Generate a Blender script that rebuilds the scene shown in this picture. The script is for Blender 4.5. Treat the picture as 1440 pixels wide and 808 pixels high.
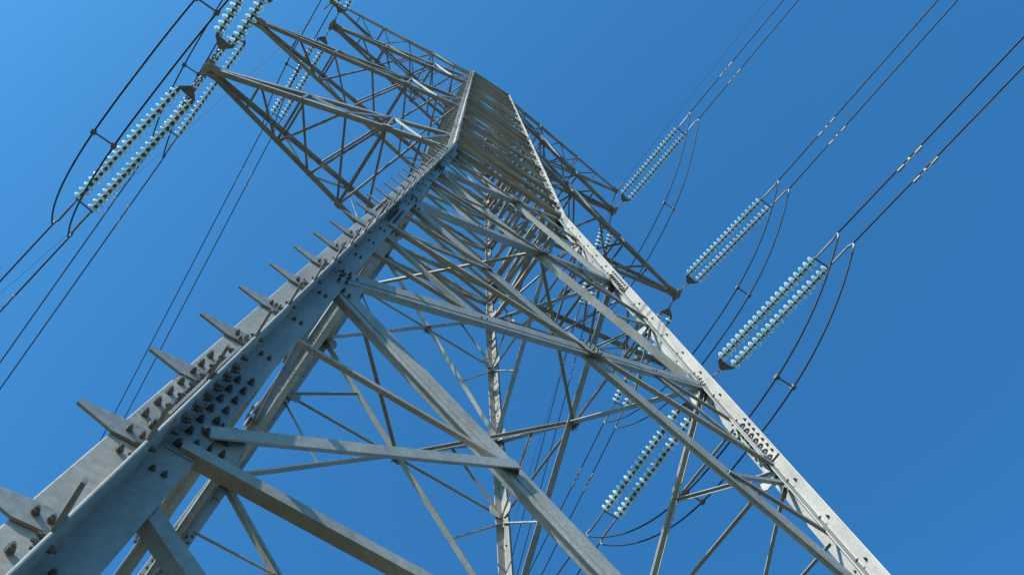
import bpy, bmesh, math, random
from mathutils import Vector, Matrix
random.seed(7)
for o in list(bpy.data.objects): bpy.data.objects.remove(o)
S = bpy.context.scene; COL = S.collection

# ------------------------------------------------------------------ camera, sky, sun, exposure
EYE = 1.6                                            # camera height above ground
cam_d = bpy.data.cameras.new("camera"); cam = bpy.data.objects.new("camera", cam_d); COL.objects.link(cam)
cam_d.sensor_width = 36.0; cam_d.lens = 1381.45/1440*36.0
cam_d.clip_start = 0.05; cam_d.clip_end = 8000
right = Vector((0.83109, -0.55558, -0.02503)); down = Vector((0.52067, 0.79311, -0.31603)); fwd = Vector((0.19543, 0.24962, 0.94842))
m = Matrix.Identity(4)
for i in range(3):
    m[i][0] = right[i]; m[i][1] = -down[i]; m[i][2] = -fwd[i]
m.translation = (-3.278, -5.632, EYE)
cam.matrix_world = m
S.camera = cam

SUN_DIR = Vector((-0.78, -0.19, 0.58)).normalized()  # towards the sun
el = math.asin(SUN_DIR.z); az = math.atan2(SUN_DIR.x, SUN_DIR.y)
W = bpy.data.worlds.new("World"); S.world = W; W.use_nodes = True
nt = W.node_tree; bg = nt.nodes["Background"]
sky = nt.nodes.new("ShaderNodeTexSky"); sky.sky_type = 'NISHITA'; sky.sun_disc = False
sky.sun_elevation = el; sky.sun_rotation = az
sky.altitude = 0; sky.air_density = 0.7; sky.dust_density = 1.5; sky.ozone_density = 10.0
tint = nt.nodes.new("ShaderNodeMix"); tint.data_type = 'RGBA'; tint.blend_type = 'MULTIPLY'; tint.inputs[0].default_value = 1.0
tint.inputs[7].default_value = (0.43, 1.03, 1.02, 1)   # polarised slide-film blue of the whole sky
nt.links.new(sky.outputs[0], tint.inputs[6])
nt.links.new(tint.outputs[2], bg.inputs[0]); bg.inputs[1].default_value = 0.15
sd = bpy.data.lights.new("sun", 'SUN'); sun = bpy.data.objects.new("sun", sd); COL.objects.link(sun)
sd.energy = 3.8; sd.angle = math.radians(0.53); sd.color = (1.0, 0.985, 0.965)
sun.rotation_euler = (-SUN_DIR).to_track_quat('-Z', 'Y').to_euler()
S.view_settings.view_transform = 'Standard'; S.view_settings.look = 'None'
S.view_settings.exposure = 1.06; S.view_settings.gamma = 1.0; S.view_settings.use_curve_mapping = False

# ------------------------------------------------------------------ materials
def new_mat(name):
    mt = bpy.data.materials.new(name); mt.use_nodes = True
    return mt, mt.node_tree, mt.node_tree.nodes["Principled BSDF"]
def ramp(nt, fac, stops):
    r = nt.nodes.new("ShaderNodeValToRGB"); e = r.color_ramp.elements
    while len(e) < len(stops): e.new(0.5)
    for i, (p, c) in enumerate(stops):
        e[i].position = p; e[i].color = (*c, 1)
    nt.links.new(fac, r.inputs[0]); return r.outputs[0]
def noise(nt, vec, scale, detail=4, rough=0.55):
    n = nt.nodes.new("ShaderNodeTexNoise"); n.inputs["Scale"].default_value = scale
    n.inputs["Detail"].default_value = detail; n.inputs["Roughness"].default_value = rough
    nt.links.new(vec, n.inputs["Vector"]); return n.outputs["Fac"]
def mixc(nt, fac, a, b, mode='MIX'):
    x = nt.nodes.new("ShaderNodeMix"); x.data_type = 'RGBA'; x.blend_type = mode
    if isinstance(fac, float): x.inputs[0].default_value = fac
    else: nt.links.new(fac, x.inputs[0])
    nt.links.new(a, x.inputs[6]); nt.links.new(b, x.inputs[7]); return x.outputs[2]
def steel(name, lo, hi, stain, metal=0.35, rough=0.5, stain_amt=0.6):
    mt, nt, p = new_mat(name)
    tc = nt.nodes.new("ShaderNodeTexCoord").outputs["Object"]
    info = nt.nodes.new("ShaderNodeObjectInfo").outputs["Random"]
    big = noise(nt, tc, 1.7, 5); fine = noise(nt, tc, 28, 3)
    mp = nt.nodes.new("ShaderNodeMapping"); mp.inputs["Scale"].default_value = (14, 14, 1.2); nt.links.new(tc, mp.inputs[0])
    streak = noise(nt, mp.outputs[0], 1.0, 4)
    c = ramp(nt, big, [(0.34, lo), (0.64, hi)])
    sp = nt.nodes.new("ShaderNodeTexVoronoi"); sp.inputs["Scale"].default_value = 42; nt.links.new(tc, sp.inputs["Vector"])
    spc = ramp(nt, sp.outputs["Color"], [(0.0, (0.80, 0.80, 0.80)), (1.0, (1.13, 1.13, 1.13))])
    c = mixc(nt, 0.6, c, spc, 'MULTIPLY')
    st = ramp(nt, streak, [(0.48, (0, 0, 0)), (0.72, (stain_amt,)*3)])
    rgb = nt.nodes.new("ShaderNodeRGB"); rgb.outputs[0].default_value = (*stain, 1)
    c = mixc(nt, st, c, rgb.outputs[0])
    fl = ramp(nt, fine, [(0.3, (0.86,)*3), (0.7, (1.1,)*3)])
    c = mixc(nt, 0.7, c, fl, 'MULTIPLY')
    rv = ramp(nt, info, [(0.0, (0.84, 0.84, 0.84)), (1.0, (1.13, 1.13, 1.12))])
    c = mixc(nt, 1.0, c, rv, 'MULTIPLY')
    nt.links.new(c, p.inputs["Base Color"])
    p.inputs["Metallic"].default_value = metal
    rr = nt.nodes.new("ShaderNodeMapRange"); rr.inputs[3].default_value = rough-0.1; rr.inputs[4].default_value = rough+0.15
    nt.links.new(fine, rr.inputs[0]); nt.links.new(rr.outputs[0], p.inputs["Roughness"])
    b = nt.nodes.new("ShaderNodeBump"); b.inputs["Strength"].default_value = 0.015; b.inputs["Distance"].default_value = 0.004
    nt.links.new(fine, b.inputs["Height"]); nt.links.new(b.outputs[0], p.inputs["Normal"])
    return mt
M_LEG = steel("galvanised_leg", (0.225, 0.202, 0.170), (0.295, 0.267, 0.228), (0.15, 0.122, 0.09), 0.12, 0.5, 0.35)
M_BRACE = steel("galvanised_brace", (0.225, 0.205, 0.170), (0.315, 0.290, 0.245), (0.14, 0.12, 0.09), 0.1, 0.52, 0.4)
M_PLATE = steel("galvanised_plate", (0.21, 0.195, 0.172), (0.31, 0.29, 0.255), (0.15, 0.125, 0.095), 0.2, 0.45, 0.35)
M_BOLT = steel("weathered_bolt", (0.09, 0.086, 0.078), (0.18, 0.172, 0.157), (0.085, 0.07, 0.055), 0.5, 0.5, 0.6)
M_ARM = steel("weathered_arm_steel", (0.19, 0.182, 0.165), (0.29, 0.278, 0.252), (0.12, 0.107, 0.085), 0.2, 0.5, 0.4)
M_IRON = steel("insulator_iron", (0.085, 0.088, 0.08), (0.15, 0.15, 0.135), (0.10, 0.07, 0.05), 0.3, 0.6, 0.5)
M_YOKE = steel("yoke_steel", (0.13, 0.12, 0.105), (0.20, 0.185, 0.165), (0.09, 0.065, 0.045), 0.3, 0.55, 0.5)
M_WIRE = steel("weathered_conductor", (0.022, 0.024, 0.028), (0.04, 0.042, 0.046), (0.03, 0.028, 0.026), 0.1, 0.6, 0.3)
M_WIRE.node_tree.nodes['Principled BSDF'].inputs['Specular IOR Level'].default_value = 0.15
M_ALU = steel("bright_aluminium", (0.20, 0.20, 0.195), (0.30, 0.30, 0.29), (0.15, 0.14, 0.125), 0.3, 0.45, 0.3)
M_GLASS, nt, p = new_mat("toughened_glass")
p.inputs["Base Color"].default_value = (0.84, 0.97, 0.93, 1); p.inputs["Roughness"].default_value = 0.1
p.inputs["IOR"].default_value = 1.5; p.inputs["Transmission Weight"].default_value = 0.5
tr = nt.nodes.new("ShaderNodeBsdfTranslucent"); tr.inputs[0].default_value = (0.86, 0.98, 0.93, 1)
mx = nt.nodes.new("ShaderNodeMixShader"); mx.inputs[0].default_value = 0.33
rc = ramp(nt, nt.nodes.new('ShaderNodeObjectInfo').outputs['Random'], [(0.0, (0.70, 0.86, 0.80)), (0.5, (0.85, 0.97, 0.92)), (1.0, (0.93, 1.0, 0.97))])
nt.links.new(rc, p.inputs['Base Color']); nt.links.new(rc, tr.inputs[0])
nt.links.new(p.outputs[0], mx.inputs[1]); nt.links.new(tr.outputs[0], mx.inputs[2])
nt.links.new(mx.outputs[0], nt.nodes["Material Output"].inputs[0])
M_GROUND, nt, p = new_mat("dry_grass_ground")
tc = nt.nodes.new("ShaderNodeTexCoord").outputs["Object"]
c = ramp(nt, noise(nt, tc, 0.08, 8, 0.65), [(0.3, (0.075, 0.078, 0.052)), (0.55, (0.10, 0.098, 0.066)), (0.75, (0.06, 0.075, 0.04))])
c = mixc(nt, 0.6, c, ramp(nt, noise(nt, tc, 9, 6, 0.7), [(0.3, (0.6,)*3), (0.7, (1.25,)*3)]), 'MULTIPLY')
nt.links.new(c, p.inputs["Base Color"]); p.inputs["Roughness"].default_value = 0.95

# ------------------------------------------------------------------ helpers
def link(name, me, mat, parent=None, loc=None, mtx=None):
    o = bpy.data.objects.new(name, me); COL.objects.link(o)
    if mat and not me.materials: me.materials.append(mat)
    if parent: o.parent = parent
    if mtx is not None: o.matrix_local = mtx
    elif loc is not None: o.location = loc
    return o
def empty(name, loc=(0, 0, 0)):
    o = bpy.data.objects.new(name, None); COL.objects.link(o); o.location = loc; o.empty_display_size = 0.3; return o
def tag(o, label, cat, group=None):
    o["label"] = label; o["category"] = cat
    if group: o["group"] = group
    return o
class MB:
    def __init__(s): s.v = []; s.f = []
    def add(s, vs, fs):
        k = len(s.v); s.v += [tuple(x) for x in vs]; s.f += [tuple(i+k for i in f) for f in fs]; return s
    def prism(s, ring0, ring1):
        n = len(ring0)
        return s.add(list(ring0)+list(ring1), [tuple(range(n))[::-1], tuple(range(n, 2*n))]+[(i, (i+1) % n, n+(i+1) % n, n+i) for i in range(n)])
    def box(s, o, ax, ay, az):                        # corner-centred box: centre o, half axes
        o, ax, ay, az = Vector(o), Vector(ax), Vector(ay), Vector(az)
        r = lambda k: [o-ax-ay+k*az, o+ax-ay+k*az, o+ax+ay+k*az, o-ax+ay+k*az]
        return s.prism(r(-1), r(1))
    def tube(s, pts, rad, n=8, caps=True):
        pts = [Vector(p) for p in pts]; rings = []; ref = None
        for i, p in enumerate(pts):
            t = (pts[min(i+1, len(pts)-1)]-pts[max(i-1, 0)]).normalized()
            if ref is None: ref = t.orthogonal().normalized()
            ref = (ref-t*ref.dot(t)).normalized(); b = t.cross(ref)
            r = rad[i] if isinstance(rad, (list, tuple)) else rad
            rings.append([p+r*(math.cos(2*math.pi*k/n)*ref+math.sin(2*math.pi*k/n)*b) for k in range(n)])
        vs = [v for r in rings for v in r]; fs = []
        for i in range(len(rings)-1):
            for k in range(n): fs.append((i*n+k, i*n+(k+1) % n, (i+1)*n+(k+1) % n, (i+1)*n+k))
        if caps: fs += [tuple(range(n))[::-1], tuple((len(rings)-1)*n+k for k in range(n))]
        return s.add(vs, fs)
    def mesh(s, name, smooth=False):
        me = bpy.data.meshes.new(name); me.from_pydata(s.v, [], s.f)
        bm = bmesh.new(); bm.from_mesh(me); bmesh.ops.recalc_face_normals(bm, faces=bm.faces); bm.to_mesh(me); bm.free()
        if smooth:
            for p in me.polygons: p.use_smooth = True
        return me

# ------------------------------------------------------------------ ground
g = MB().add([(-3000, -3000, 0), (3000, -3000, 0), (3000, 3000, 0), (-3000, 3000, 0)], [(0, 1, 2, 3)])
gr = link("ground", g.mesh("ground"), M_GROUND); gr["kind"] = "structure"; gr["label"] = "dry grassy ground under the tower"

# ------------------------------------------------------------------ tower geometry (metres above ground)
def Z(z): return z+EYE
Z_W, Z_T = Z(23.4), Z(47.4)
def half(z):
    if z <= Z_W: return 1.5+0.08959*(Z(24.36)-z)
    return 1.586+(1.02-1.586)*(z-Z_W)/(Z_T-Z_W)
def lp(sx, sy, z): h = half(z); return Vector((sx*h, sy*h, z))
B_LOW, B_UP = 0.163, 0.12                             # flange widths of the cruciform legs
tower = empty("transmission_tower", (0, 0, 0))
tag(tower, "tall galvanised steel lattice power tower with broad crossarms and one leg with climbing steps", "power tower")

def bevel(o, w):
    md = o.modifiers.new("bevel", 'BEVEL'); md.width = w; md.segments = 2; md.limit_method = 'ANGLE'; md.angle_limit = math.radians(40)
def ell(mb, P, Q, w, n, wid, wid2, t, shift=0.0):
    """L section: heel on the line, one flange along w, the other along n."""
    P, Q, w, n = Vector(P), Vector(Q), Vector(w), Vector(n)
    prof = [(0, 0), (wid, 0), (wid, t), (t, t), (t, wid2), (0, wid2)]
    return mb.prism([P+w*a+n*(b+shift) for a, b in prof], [Q+w*a+n*(b+shift) for a, b in prof])
def angle_part(name, P, Q, nrm, wid, t, parent, mat, up=True, shift=0.0, outward=True, double=False, trim=(0, 0), wid2=None):
    P, Q = Vector(P), Vector(Q); u = (Q-P).normalized(); P = P+u*trim[0]; Q = Q-u*trim[1]
    nrm = Vector(nrm); nrm = (nrm-u*nrm.dot(u)).normalized(); w = nrm.cross(u)
    if (w.z < 0) == up: w = -w
    wid2 = wid2 or wid
    mb = MB()
    off = -w*wid*0.4
    if not double:
        ell(mb, P+off, Q+off, w, nrm if outward else -nrm, wid, wid2, t, shift)
    else:
        gp = 0.010; hl = -w*wid*0.25                    # back-to-back pair with a packing gap
        ell(mb, P+hl+w*gp, Q+hl+w*gp, w, -nrm, wid, wid2*0.6, t, shift)
        ell(mb, P+hl-w*gp, Q+hl-w*gp, -w, -nrm, wid*0.38, wid2*0.62, t, shift)
    o = link(name, mb.mesh(name), mat, parent)
    if double: bevel(o, 0.004)
    return o

# legs -------------------------------------------------------------
def leg_mesh(sx, sy):
    mb = MB(); t = 0.017; gpp = -0.008
    st = [(Z(-1.7), B_LOW), (Z_W+0.25, B_LOW)]
    st2 = [(Z_W-0.5, B_UP), (Z_T+0.12, B_UP)]
    for stations in (st, st2):
        for s in (-1, 1):                             # two angles heel to heel
            rings = []
            zs = []
            for z, b in stations: zs.append((z, b))
            if stations is st: zs = [zs[0], (Z_W, B_LOW)]
            for z, b in zs:
                c = lp(sx, sy, z)
                prof = [(gpp, gpp), (b, gpp), (b, gpp+t), (gpp+t, gpp+t), (gpp+t, b), (gpp, b)]
                # s=-1 covers -x,-y ; s=+1 covers +x,+y
                rings.append([Vector((c.x+s*a, c.y+s*bb, z)) for a, bb in prof])
            mb.prism(rings[0], rings[1])
    return mb.mesh("leg")
LEGS = {}
for sx, sy in ((-1, -1), (1, -1), (-1, 1), (1, 1)):
    LEGS[(sx, sy)] = link("leg", leg_mesh(sx, sy), M_LEG, tower); bevel(LEGS[(sx, sy)], 0.006)
LEGS[(-1, -1)]["label"] = "leg with tapered climbing step plates"

# bolt: hexagonal nut with washer and shank end, axis +z, base at 0
def bolt_mb(r=0.0165, h=0.018):
    mb = MB()
    ring = lambda rr, z, n=6: [(rr*math.cos(2*math.pi*k/n), rr*math.sin(2*math.pi*k/n), z) for k in range(n)]
    mb.prism(ring(r*1.18, -0.004, 10), ring(r*1.18, 0.005, 10))
    mb.prism(ring(r, 0.006), ring(r*0.94, 0.006+h))
    mb.prism(ring(r*0.55, 0.006+h), ring(r*0.5, 0.006+h+0.014))
    return mb
BOLT = bolt_mb().mesh("bolt"); BOLT.materials.append(M_BOLT)
BVT = [Vector(v.co) for v in BOLT.vertices]; BFC = [tuple(p.vertices) for p in BOLT.polygons]
def axes_for(n, rot=0.0):
    n = Vector(n).normalized(); x = n.orthogonal().normalized(); y = n.cross(x)
    c, s = math.cos(rot), math.sin(rot)
    return x*c+y*s, y*c-x*s, n
def put_bolt(pos, n, parent, joined=None, k=1.0):
    x, y, zz = axes_for(n, random.uniform(0, 1)); pos = Vector(pos)
    if joined is None:
        mt = Matrix.Identity(4)
        for i in range(3): mt[i][0] = x[i]*k; mt[i][1] = y[i]*k; mt[i][2] = zz[i]*k; mt[i][3] = pos[i]
        return link("bolt", BOLT, None, parent, mtx=mt)
    joined.add([pos+x*v.x*k+y*v.y*k+zz*v.z*k for v in BVT], BFC)

FL = [((-1, 0), -1), ((0, -1), -1), ((1, 0), 1), ((0, 1), 1)]        # flange direction, which angle it belongs to
SPLICES = [Z(4.08), Z(11.0), Z(17.9)]
def flange_faces(dr, ang):
    """normals of the two faces of a flange with their offsets from the leg axis"""
    nn = Vector((dr[1], dr[0], 0)); nn = Vector((abs(nn.x), abs(nn.y), 0))
    if ang < 0: return [(nn, 0.0), (-nn, 0.017)]
    return [(nn, 0.017), (-nn, 0.0)]
for (sx, sy), leg in LEGS.items():
    near = (sx, sy) == (-1, -1)
    joined = MB()
    for zs in SPLICES:
        for dr, ang in FL:
            D3 = Vector((dr[0], dr[1], 0))
            for nn, off in flange_faces(dr, ang):
                L = 0.52; tk = 0.013
                mb = MB()
                r = []
                for z in (zs-L, zs+L):
                    c = lp(sx, sy, z)
                    a = 0.03; b = B_LOW-0.012
                    r.append([c+D3*a+nn*off, c+D3*b+nn*off, c+D3*b+nn*(off+tk), c+D3*a+nn*(off+tk)])
                mb.prism(r[0], r[1])
                link("splice_plate", mb.mesh("splice_plate"), M_PLATE if (near and zs < 8) else M_LEG, leg)
                for i in range(7):
                    for jx, a in enumerate((0.062, 0.12)):
                        z = zs-0.44+0.88*i/6+(0.04 if jx else -0.02)
                        c = lp(sx, sy, z)
                        vis = near and zs < 8 and dr != (0, 1) and (nn.y < 0 or nn.x < 0 or (dr == (0, -1)))
                        put_bolt(c+D3*a+nn*(off+tk), nn, leg, None if vis else joined)
    # stitch bolts in pairs
    z = Z(0.9)
    while z < Z_W-0.4:
        if min(abs(z-q) for q in SPLICES) > 0.62:
            for dr, ang in FL:
                D3 = Vector((dr[0], dr[1], 0)); c = lp(sx, sy, z)
                for nn, off in flange_faces(dr, ang):
                    for a in ((0.055, 0.105) if dr == (1, 0) else (0.085,)):
                        vis = near and z < Z(9) and dr != (0, 1) and (nn.y < 0 or (dr == (0, -1)))
                        put_bolt(c+D3*a+nn*off, nn, leg, None if vis else joined, 0.85)
        z += 0.82
    z = Z_W+0.5
    while z < Z_T:
        for dr, ang in FL:
            D3 = Vector((dr[0], dr[1], 0)); c = lp(sx, sy, z)
            for nn, off in flange_faces(dr, ang): put_bolt(c+D3*0.07+nn*off, nn, leg, joined, 1.0)
        z += 0.55
    bo = link("bolt_rows", joined.mesh("bolt_rows"), M_BOLT, leg); bo["kind"] = "stuff"

# climbing step plates on the stepped leg
STEP = MB()
pr = [(0.022, -0.05), (0.165, -0.058), (0.335, 0.0), (0.335, 0.028), (0.165, 0.055), (0.022, 0.065)]
STEP.prism([(a, -0.007, b) for a, b in pr], [(a, 0.007, b) for a, b in pr])
STEP = STEP.mesh("step_plate"); STEP.materials.append(M_PLATE)
leg = LEGS[(-1, -1)]
z = Z(1.21); k = 0
while z < Z_T-0.6:
    c = lp(-1, -1, z)
    if True:
        y0 = -0.017-0.007-(0.013 if min(abs(z-q) for q in SPLICES) < 0.57 else 0.0)
        mt = Matrix(((-1, 0, 0, c.x), (0, 1, 0, c.y+y0), (0, 0, 1, c.z), (0, 0, 0, 1)))
        link("step_plate", STEP, None, leg, mtx=mt @ Matrix.Rotation(random.uniform(-0.05, 0.05), 4, 'Y'))
        x0 = y0
        mt = Matrix(((0, 1, 0, c.x+x0), (-1, 0, 0, c.y), (0, 0, 1, c.z-0.18), (0, 0, 0, 1)))
        link("step_plate", STEP, None, leg, mtx=mt @ Matrix.Rotation(random.uniform(-0.05, 0.05), 4, 'Y'))
        if z < Z(9):
            for a in (0.06, 0.115):
                put_bolt(c+Vector((-a, y0-0.007, 0)), (0, -1, 0), leg, None, 0.8)
                put_bolt(c+Vector((x0-0.007, -a, -0.18)), (-1, 0, 0), leg, None, 0.8)
    z += 0.765; k += 1

# body bracing -------------------------------------------------------
NODES = [Z(-0.3), Z(7.3), Z(12.85), Z(18.08), Z(23.4)]
FACES = [((-1, -1), (1, -1), Vector((0, -1, 0))), ((1, -1), (1, 1), Vector((1, 0, 0))),
         ((1, 1), (-1, 1), Vector((0, 1, 0))), ((-1, 1), (-1, -1), Vector((-1, 0, 0)))]
SEC = [(0.14, 0.016), (0.125, 0.015), (0.11, 0.014), (0.10, 0.012)]
GUSSET_B = MB()
def gusset(P, nrm, a, b, up, parent=tower, name="gusset_plate", th=0.012, mat=M_BRACE):
    P, nrm, up = Vector(P), Vector(nrm).normalized(), Vector(up); up = (up-nrm*up.dot(nrm)).normalized(); x = nrm.cross(up)
    ring = [(-a, -b*0.6), (-a*0.55, -b), (a*0.55, -b), (a, -b*0.6), (a, b*0.6), (a*0.55, b), (-a*0.55, b), (-a, b*0.6)]
    mb = MB().prism([P+x*i+up*j-nrm*th/2 for i, j in ring], [P+x*i+up*j+nrm*th/2 for i, j in ring])
    return link(name, mb.mesh(name), mat, parent)
for fi, (a, b, nrm) in enumerate(FACES):
    for pi in range(4):
        z0, z1 = NODES[pi], NODES[pi+1]; wd, th = SEC[pi]
        A0, A1, B0, B1 = lp(*a, z0), lp(*a, z1), lp(*b, z0), lp(*b, z1)
        d1 = (A1, B0); d2 = (A0, B1)
        h0, h1 = half(z0), half(z1); fr = h0/(h0+h1); zx = z0+(z1-z0)*fr
        X = (lp(*a, zx)+lp(*b, zx))/2
        angle_part("diagonal_brace", *d1, nrm, wd, th, tower, M_BRACE, True, 0.022, False, pi <= 1, (0.10, 0.10))
        angle_part("diagonal_brace", *d2, nrm, wd, th, tower, M_BRACE, True, -0.010, False, pi <= 1, (0.10, 0.10))
        gp = gusset(X+nrm*0.052, nrm, 0.16, 0.11, (B0-A1))
        for i in range(5):
            for s in (-1, 1):
                q = (i-2)*0.06; uu = (B0-A1).normalized(); ww = nrm.cross(uu)
                put_bolt(X+nrm*0.058+uu*q+ww*s*0.05, nrm, None, GUSSET_B, 0.8)
        # horizontal through the crossing
        rw = wd*(0.48, 0.42, 0.42, 0.42)[pi]; rt = th*0.7
        zh = zx-(0.27 if pi == 0 else 0.0); XH = (lp(*a, zh)+lp(*b, zh))/2
        LA, LB = lp(*a, zh), lp(*b, zh)
        angle_part("horizontal_brace", LA, XH, nrm, rw, rt, tower, M_BRACE, True, -0.035, False, False, (0.08, 0.03))
        angle_part("horizontal_brace", XH, LB, nrm, rw, rt, tower, M_BRACE, True, -0.035, False, False, (0.03, 0.08))
        # redundants from the leg to the middle of each half diagonal
        for (leg_s, top) in ((a, A1), (b, B1), (a, A0), (b, B0)):
            uppr = top.z > zx; mid = top.lerp(X, 0.515 if pi == 0 and uppr else 0.5)
            L0 = lp(*leg_s, zx+(-0.17 if pi == 0 and uppr else -0.1 if uppr else (-0.62, -0.3, -0.2, -0.15)[pi]))
            angle_part("redundant_brace", L0, mid, nrm, rw*(1.15 if pi == 0 else 0.9), rt, tower, M_BRACE, not uppr, -0.030 if pi == 0 and uppr else 0.010, False, False, (0.17 if pi == 0 else 0.09, -0.02))
            if pi < 2:
                L1 = lp(*leg_s, mid.z)
                angle_part("redundant_brace", L1, mid, nrm, rw*(0.5, 0.75, 0.75, 0.75)[pi], rt, tower, M_BRACE, True, -0.008, False, False, (0.09, -0.04))
        for (leg_s, top) in ((a, A1), (b, B1), (a, A0), (b, B0)):
            mid = top.lerp(X, 0.515 if pi == 0 and top.z > zx else 0.5); uu = (X-top).normalized()
            fo = 0.012 if (top-A1).length < 1e-6 or (top-B0).length < 1e-6 else 0.028
            for q in (-0.04, 0.05): put_bolt(mid+uu*q+nrm*(fo-0.03), nrm, None, GUSSET_B, 0.8)
            for q in (0.16, 0.24, 0.32):
                put_bolt(top+uu*q+nrm*(fo-0.03), nrm, None, GUSSET_B, 0.8)
        # leg gussets
        for (leg_s, top) in ((a, A1), (b, B1)):
            inward = (X-top); inward.z = 0; inward.normalize()
            gusset(top+inward*0.17-nrm*0.038, nrm, 0.13, 0.2, (0, 0, 1))
            L0 = lp(*leg_s, zx)
            gusset(L0+inward*0.17-nrm*0.036, nrm, 0.12, 0.16, (0, 0, 1))
            for i in range(3):
                for s in (-1, 1):
                    put_bolt(L0+inward*(0.19+0.03*s)+Vector((0, 0, (i-1)*0.1))-nrm*0.026, nrm, None, GUSSET_B, 0.75)
                    put_bolt(top+inward*(0.12+0.03*s)+Vector((0, 0, (i-1)*0.1))+nrm*0.022, nrm, None, GUSSET_B, 0.75)
gb = link("gusset_bolts", GUSSET_B.mesh("gusset_bolts"), M_BOLT, tower); gb["kind"] = "stuff"
# horizontal frames and hip bracing at the panel joints
for zz in (NODES[4],):
    for a, b, nrm in FACES:
        angle_part("horizontal_brace", lp(*a, zz), lp(*b, zz), nrm, 0.10, 0.012, tower, M_BRACE, True, 0.0, True, False, (0.08, 0.08))
for zz in (Z(15.73),):
    mids = [(lp(*a, zz)+lp(*b, zz))/2 for a, b, _ in FACES]
    for i in range(4):
        angle_part("plan_brace", mids[i], mids[(i+1) % 4], (0, 0, 1), 0.06, 0.008, tower, M_BRACE, True, -0.04, False)
# upper body
UN = [23.4, 24.7, 26.0, 27.6, 29.3, 31.0, 32.67, 33.9, 35.1, 36.8, 38.5, 40.2, 41.85, 43.4, 44.9, 46.1, 47.4]
UN = [Z(q) for q in UN]
for fi, (a, b, nrm) in enumerate(FACES):
    for i in range(len(UN)-1):
        z0, z1 = UN[i], UN[i+1]
        angle_part("lattice_brace", lp(*a, z1), lp(*b, z0), nrm, 0.095, 0.010, tower, M_BRACE, True, 0.022, True, False, (0.05, 0.05))
        angle_part("lattice_brace", lp(*a, z0), lp(*b, z1), nrm, 0.095, 0.010, tower, M_BRACE, True, 0.006, False, False, (0.05, 0.05))
    for q in (1, 2, 4, 6, 7, 8, 10, 12, 13, 14, 16):
        angle_part("horizontal_brace", lp(*a, UN[q]), lp(*b, UN[q]), nrm, 0.085, 0.01, tower, M_BRACE, True, 0.034, True, False, (0.04, 0.04))

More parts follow.
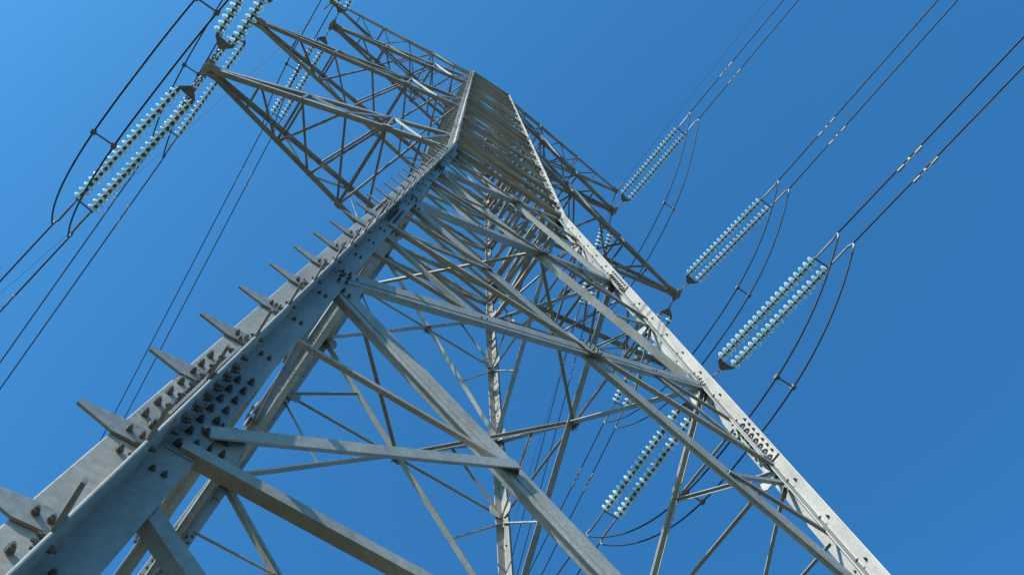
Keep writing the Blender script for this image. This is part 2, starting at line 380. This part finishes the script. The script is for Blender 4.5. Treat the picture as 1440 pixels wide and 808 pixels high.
# crossarms ------------------------------------------------------------
ARMS = {1: (7.38, Z(23.6), Z(23.6), Z(25.9)), 2: (8.48, Z(32.67), Z(32.67), Z(35.1)), 3: (7.14, Z(41.85), Z(41.85), Z(44.7)), 4: (8.33, Z(48.75), Z(46.1), Z(47.35))}
LEVEL = {1: "lowest", 2: "middle", 3: "upper", 4: "topmost"}
SIDE = {-1: "stepped-leg side", 1: "side opposite the stepped leg"}
TIP = {}
for sx in (-1, 1):
    for lv, (L, zt, zb, zu) in ARMS.items():
        tip = Vector((sx*L, 0, zt)); TIP[(sx, lv)] = tip
        big = lv < 4; cw = 0.125 if big else 0.085; ct = 0.012
        # tip plates: upper and lower horizontal plate and a lug plate
        mb = MB(); q = 0.34 if big else 0.18
        for dz in (-0.085, 0.07):
            ring = [(0.10, -0.07), (0.10, 0.07), (0.0, 0.15*q/0.34), (-q*1.3, 0.14), (-q*1.3, -0.14), (0.0, -0.15*q/0.34)]
            mb.prism([tip+Vector((sx*i, j, dz)) for i, j in ring], [tip+Vector((sx*i, j, dz+0.018)) for i, j in ring])
        mb.box(tip+Vector((-sx*0.05, 0, 0)), (0.10, 0, 0), (0, 0.04, 0), (0, 0, 0.075))
        mb.box(tip, (0.075, 0, 0), (0, 0.23 if big else 0.12, 0), (0, 0, 0.014))
        for s in (-1, 1):
            for i in range(4 if big else 2):
                x, y, n3 = axes_for((0, 0, -1), random.random())
                pb = tip+Vector((-sx*(0.06+0.1*i), s*(0.085+0.012*i), -0.085))
                mb.add([pb+x*v.x+y*v.y+n3*v.z for v in BVT], BFC)
        arm = link("crossarm", mb.mesh("crossarm"), M_ARM, tower)
        arm["label"] = f"{LEVEL[lv]} lattice crossarm on the {SIDE[sx]}"
        ch = {}
        for sy in (-1, 1):
            for nm, zz, dz in (("bottom", zb, -0.07), ("top", zu, 0.06)):
                P = tip+Vector((-sx*0.08, sy*0.08, dz)); h = half(zz); Q = Vector((sx*h, sy*h, zz))
                ch[(sy, nm)] = (P, Q)
                angle_part("chord", P, Q, (0, sy, 0), cw, ct, arm, M_ARM, nm == "bottom", 0.0, False, False, (0.0, 0.02))
        pt = lambda sy, nm, f: ch[(sy, nm)][0].lerp(ch[(sy, nm)][1], f)
        fr = [0.0, 0.2, 0.37, 0.55, 0.72, 0.87, 1.0]
        sw = 0.06 if big else 0.045
        up = Vector((0, 0, 1))
        for i in range(1, 6):
            f0, f1 = fr[i], fr[i+1]
            # underside: strut and two-way diagonals
            if i in (1, 2, 4):
                angle_part("strut", pt(-1, "bottom", f0), pt(1, "bottom", f0), up, sw, 0.007, arm, M_ARM, True, -0.03, False)
            angle_part("strut", pt(-1 if i % 2 else 1, "bottom", f0), pt(1 if i % 2 else -1, "bottom", f1), up, sw, 0.007, arm, M_ARM, True, -0.012, False)
            if i in (2, 3, 4):
                angle_part("strut", pt(1 if i % 2 else -1, "bottom", f0), pt(-1 if i % 2 else 1, "bottom", f1), up, sw, 0.007, arm, M_ARM, True, 0.006, False)
            # sides
            for sy in (-1, 1):
                nr = Vector((0, sy, 0))
                if i in (2, 4): angle_part("strut", pt(sy, "bottom", f0), pt(sy, "top", f0), nr, sw, 0.007, arm, M_ARM, True, -0.01, False)
                if i > 1:
                    angle_part("strut", pt(sy, "bottom" if i % 2 else "top", f0), pt(sy, "top" if i % 2 else "bottom", f1), nr, sw, 0.007, arm, M_ARM, True, -0.02, False)
            if i in (2, 4):
                angle_part("strut", pt(-1, "top", f0), pt(1, "top", f0), up, sw, 0.007, arm, M_ARM, True, 0.0, False)
            if i in (3, 5):
                angle_part("strut", pt(1 if i % 2 else -1, "top", f0), pt(-1 if i % 2 else 1, "top", f1), up, sw, 0.007, arm, M_ARM, True, 0.01, False)
        for sy in (-1, 1):                             # splice clips on the chords
            c = pt(sy, "bottom", 0.72); u = (ch[(sy, "bottom")][1]-ch[(sy, "bottom")][0]).normalized()
            if big:
                mb = MB().box(c+Vector((0, sy*0.02, 0.01)), u*0.10, u.cross(up).normalized()*0.012, (0, 0, 0.085))
                link("chord_splice", mb.mesh("chord_splice"), M_PLATE, arm)

# ------------------------------------------------------------------ insulator sets, conductors, jumpers
def lathe(prof, n=18):
    mb = MB(); rings = [[(r*math.cos(2*math.pi*k/n), r*math.sin(2*math.pi*k/n), z) for k in range(n)] for r, z in prof]
    vs = [v for r in rings for v in r]; fs = []
    for i in range(len(rings)-1):
        for k in range(n): fs.append((i*n+k, i*n+(k+1) % n, (i+1)*n+(k+1) % n, (i+1)*n+k))
    fs += [tuple(range(n))[::-1], tuple((len(rings)-1)*n+k for k in range(n))]
    return mb.add(vs, fs)
PITCH = 0.172; ND = 21
DISC = lathe([(0.045, -0.004), (0.095, 0.006), (0.134, 0.017), (0.151, 0.034), (0.148, 0.043), (0.128, 0.034), (0.117, 0.050), (0.10, 0.034), (0.09, 0.048), (0.06, 0.032), (0.032, 0.038)]).mesh("glass_disc", True)
DISC.materials.append(M_GLASS)
core = MB()
for i in range(ND):
    z0 = i*PITCH
    core.add(*(lambda q: (q.v, q.f))(lathe([(0.034, z0-0.085), (0.050, z0-0.07), (0.056, z0-0.010), (0.052, z0+0.012), (0.03, z0+0.04), (0.024, z0+PITCH-0.085)], 10)))
CORE = core.mesh("insulator_string"); CORE.materials.append(M_IRON)
SPAN = {-1: "span running out in front of the tower", 1: "span leading away behind the tower"}
SH = {-1: "span in front", 1: "span behind"}
# per phase and span: string drift, string dip, conductor drift, conductor dip
DATA = {(1, 1, -1): (-0.024, 0.26, -0.01, 0.24), (1, 2, -1): (0.058, 0.204, 0.03, 0.14), (1, 3, -1): (0.07, 0.05, 0.04, 0.145),
        (-1, 1, 1): (-0.20, 0.10, -0.20, 0.16), (-1, 2, 1): (-0.066, 0.24, -0.07, 0.165), (-1, 3, 1): (-0.005, 0.02, 0.06, 0.10),
        (1, 1, 1): (0.008, 0.05, 0.0, 0.10), (1, 2, 1): (0.147, 0.11, 0.15, 0.12), (1, 3, 1): (0.35, 0.01, 0.37, 0.05),
        (-1, 1, -1): (0.09, 0.15, 0.09, 0.12), (-1, 2, -1): (0.0, 0.15, 0.0, 0.12), (-1, 3, -1): (-0.06, 0.12, -0.05, 0.12)}
E2 = 0.205; CLAMP = {}
def frame(u, side, up):
    mt = Matrix.Identity(4)
    for i in range(3): mt[i][0] = side[i]; mt[i][1] = up[i]; mt[i][2] = u[i]
    return mt
for (sx, lv, sp), (k, g, ck, cg) in DATA.items():
    tip = TIP[(sx, lv)]; u = Vector((k, sp, -g)).normalized()
    side = u.cross(Vector((0, 0, 1))).normalized()
    if side.x < 0: side = -side
    up = side.cross(u)
    if up.z < 0: up = -up
    base = tip+Vector((0, sp*0.2, 0))
    ps = empty("insulator_set", base)
    tag(ps, f"twin glass-disc insulator strings, {LEVEL[lv]} crossarm, {SIDE[sx]}, {SH[sp]}", "insulator", "glass insulator strings on the crossarm tips")
    at = lambda d, s=0.0, w=0.0: u*d+side*s+up*w       # local, relative to base
    # link chain
    mb = MB()
    for i in range(4):
        c = 0.02+0.105*i
        pts = [at(c+0.075*math.cos(t), *((0.032*math.sin(t), 0) if i % 2 else (0, 0.032*math.sin(t)))) for t in [2*math.pi*j/10 for j in range(11)]]
        mb.tube(pts, 0.013, 5, False)
    link("link_chain", mb.mesh("link_chain"), M_YOKE, ps)
    ring = [(0.37, -0.04), (0.37, 0.04), (0.57, E2+0.035), (0.61, E2+0.035), (0.61, -E2-0.035), (0.57, -E2-0.035)]
    mb = MB().prism([at(d, s, -0.010) for d, s in ring], [at(d, s, 0.010) for d, s in ring])
    link("yoke_plate", mb.mesh("yoke_plate"), M_YOKE, ps)
    d0 = 0.70
    for s in (-1, 1):
        mt = frame(u, side, u.cross(side)); mt.translation = at(d0, s*E2)
        st = link("insulator_string", CORE, None, ps, mtx=mt)
        for i in range(ND):
            link("glass_disc", DISC, None, st, loc=(0, 0, i*PITCH))
        mb = MB().tube([at(0.56, s*E2), at(0.68, s*E2)], 0.018, 6)
        link("ball_link", mb.mesh("ball_link"), M_IRON, ps)
    dE = 4.27
    mb = MB().tube([at(dE, -E2-0.05), at(dE, E2+0.05)], 0.021, 6)
    link("spacer_bar", mb.mesh("spacer_bar"), M_IRON, ps)
    for s in (-1, 1):
        mb = MB().tube([at(d0+ND*PITCH-0.06, s*E2), at(dE+0.18, s*E2)], 0.022, 6)
        link("end_link", mb.mesh("end_link"), M_IRON, ps)
    # conductors
    for s in (-1, 1):
        nm = "outer" if s*sx > 0 else "inner"
        st = at(dE+0.16, s*E2); en = at(dE+0.78, s*E2*1.15)
        origin = base+st
        pts = []; v = Vector((ck, sp, -cg)); L = 240.0
        for i in range(49):
            q = L*(i/48)**1.8
            pts.append(en-st+Vector((v.x*q, v.y*q, -cg*q+cg*q*q/(2*L)*0.9)))
        r = 0.0205
        cond = link("conductor", MB().tube(pts, r, 7).mesh("conductor", True), M_WIRE, None, loc=origin)
        tag(cond, f"{nm} cable of twin bundle, {LEVEL[lv]} crossarm, {SIDE[sx]}, {SH[sp]}", "power cable", "conductors strung from the insulators")
        mb = MB().tube([Vector((0, 0, 0)), u*0.12, u*0.14, u*0.5, u*0.52, (en-st)], [0.024, 0.024, 0.028, 0.028, 0.036, 0.024], 9)
        link("dead_end_clamp", mb.mesh("dead_end_clamp"), M_ALU if sx > 0 and sp < 0 else M_YOKE, cond)
        # jumper terminal: hooked tube turning back below
        hk = [(en-st)-u*0.03, (en-st)+u*0.05-up*0.02, (en-st)+u*0.05-up*0.12, (en-st)-u*0.03-up*0.26]
        link("jumper_terminal", MB().tube(hk, [0.026, 0.028, 0.027, 0.024], 8).mesh("jumper_terminal", True), M_ALU if sx > 0 and sp < 0 else M_YOKE, cond)
        CLAMP[(sx, lv, sp, s)] = origin+hk[-1]
        # vibration damper
        dq = 2.3; vd = v.normalized(); c = (en-st)+v*dq; nn = Vector((0, 0, -1))
        c.z += cg*dq*dq/(2*L)*0.9
        mb = MB()
        mb.box(c+nn*0.04, vd*0.03, side*0.016, nn*0.055)
        dn = c+nn*0.085
        mb.tube([dn-vd*0.30, dn+vd*0.30], 0.008, 6)
        dm = link("vibration_damper", mb.mesh("vibration_damper"), M_YOKE, cond)
        for e in (-1, 1):
            mb = MB().tube([dn+vd*e*0.16, dn+vd*e*0.18, dn+vd*e*0.36, dn+vd*e*0.385], [0.02, 0.030, 0.034, 0.026], 9)
            link("damper_weight", mb.mesh("damper_weight"), M_ALU, dm)
# jumper loops
SAG = {1: 3.5, 2: 3.7, 3: 4.0}
for sx in (-1, 1):
    for lv in (1, 2, 3):
        tip = TIP[(sx, lv)]; pr = {}
        for s in (-1, 1):
            P, Q = CLAMP[(sx, lv, -1, s)], CLAMP[(sx, lv, 1, s)]
            zb = tip.z-SAG[lv]
            pts = []; n = 44
            for i in range(n+1):
                t = i/n; tt = 2*t-1
                b = P.lerp(Q, t)
                e = P.z if tt < 0 else Q.z
                z = zb+(e-zb)*abs(tt)**2.3
                yy = tip.y+(tt*abs(tt)**-0.0 if tt else 0)*(abs(P.y) if tt < 0 else abs(Q.y))
                yy = math.copysign(abs(tt)**0.88, tt)*(abs(P.y) if tt < 0 else abs(Q.y))
                # drift of the ends fades towards the middle
                f = abs(tt)**2
                fy = (yy-P.y)/(Q.y-P.y); xx = P.x+(Q.x-P.x)*fy
                pts.append(Vector((xx, yy, z)))
            pr[s] = pts
        for s in (-1, 1):
            nm = "outer" if s*sx > 0 else "inner"
            o0 = pr[s][0]
            j = link("jumper_cable", MB().tube([p-o0 for p in pr[s]], 0.021, 7).mesh("jumper_cable", True), M_WIRE, None, loc=o0)
            tag(j, f"{nm} drooping jumper cable looping below {LEVEL[lv]} crossarm tip, {SIDE[sx]}", "power cable", "jumper loops below the crossarms")
            if nm == "inner":
                for yt in (-1.85, 1.7):
                    pa = min(pr[s], key=lambda p: abs(p.y-yt)); pb = min(pr[-s], key=lambda p: abs(p.y-yt))
                    mb = MB().tube([pa-o0, pb-o0], 0.02, 6)
                    for e in (pa, pb):
                        mb.box(e-o0, (0.045, 0, 0), (0, 0.055, 0), (0, 0, 0.045))
                    link("jumper_spacer", mb.mesh("jumper_spacer"), M_IRON, j)
# earth wires
for sx, sp, k, c in ((-1, 1, -0.30, 0.20), (-1, -1, 0.0, 0.2), (1, -1, 0.0, 0.22), (1, 1, 0.3, 0.2)):
    tip = TIP[(sx, 4)]; o0 = tip+Vector((0, sp*0.1, 0)); v = Vector((k, sp, -c)); pts = []
    for i in range(41):
        q = 240*(i/40)**1.8; pts.append(Vector((v.x*q, v.y*q, -c*q+c*q*q/480*0.9)))
    ew = link("earth_wire", MB().tube(pts, 0.0085, 5).mesh("earth_wire", True), M_WIRE, None, loc=o0)
    tag(ew, f"thin bare earth wire, topmost crossarm tip, {SIDE[sx]}, {SH[sp]}", "earth wire", "earth wires at the tower top")
    u = v.normalized()
    link("wire_clamp", MB().tube([u*0.0, u*0.2, u*0.55], [0.03, 0.03, 0.018], 7).mesh("wire_clamp"), M_YOKE, ew)
    link("bonding_lead", MB().tube([u*0.5, u*0.3+Vector((0, 0, -0.35)), Vector((0, 0, -0.25))], 0.008, 5).mesh("bonding_lead"), M_WIRE, ew)
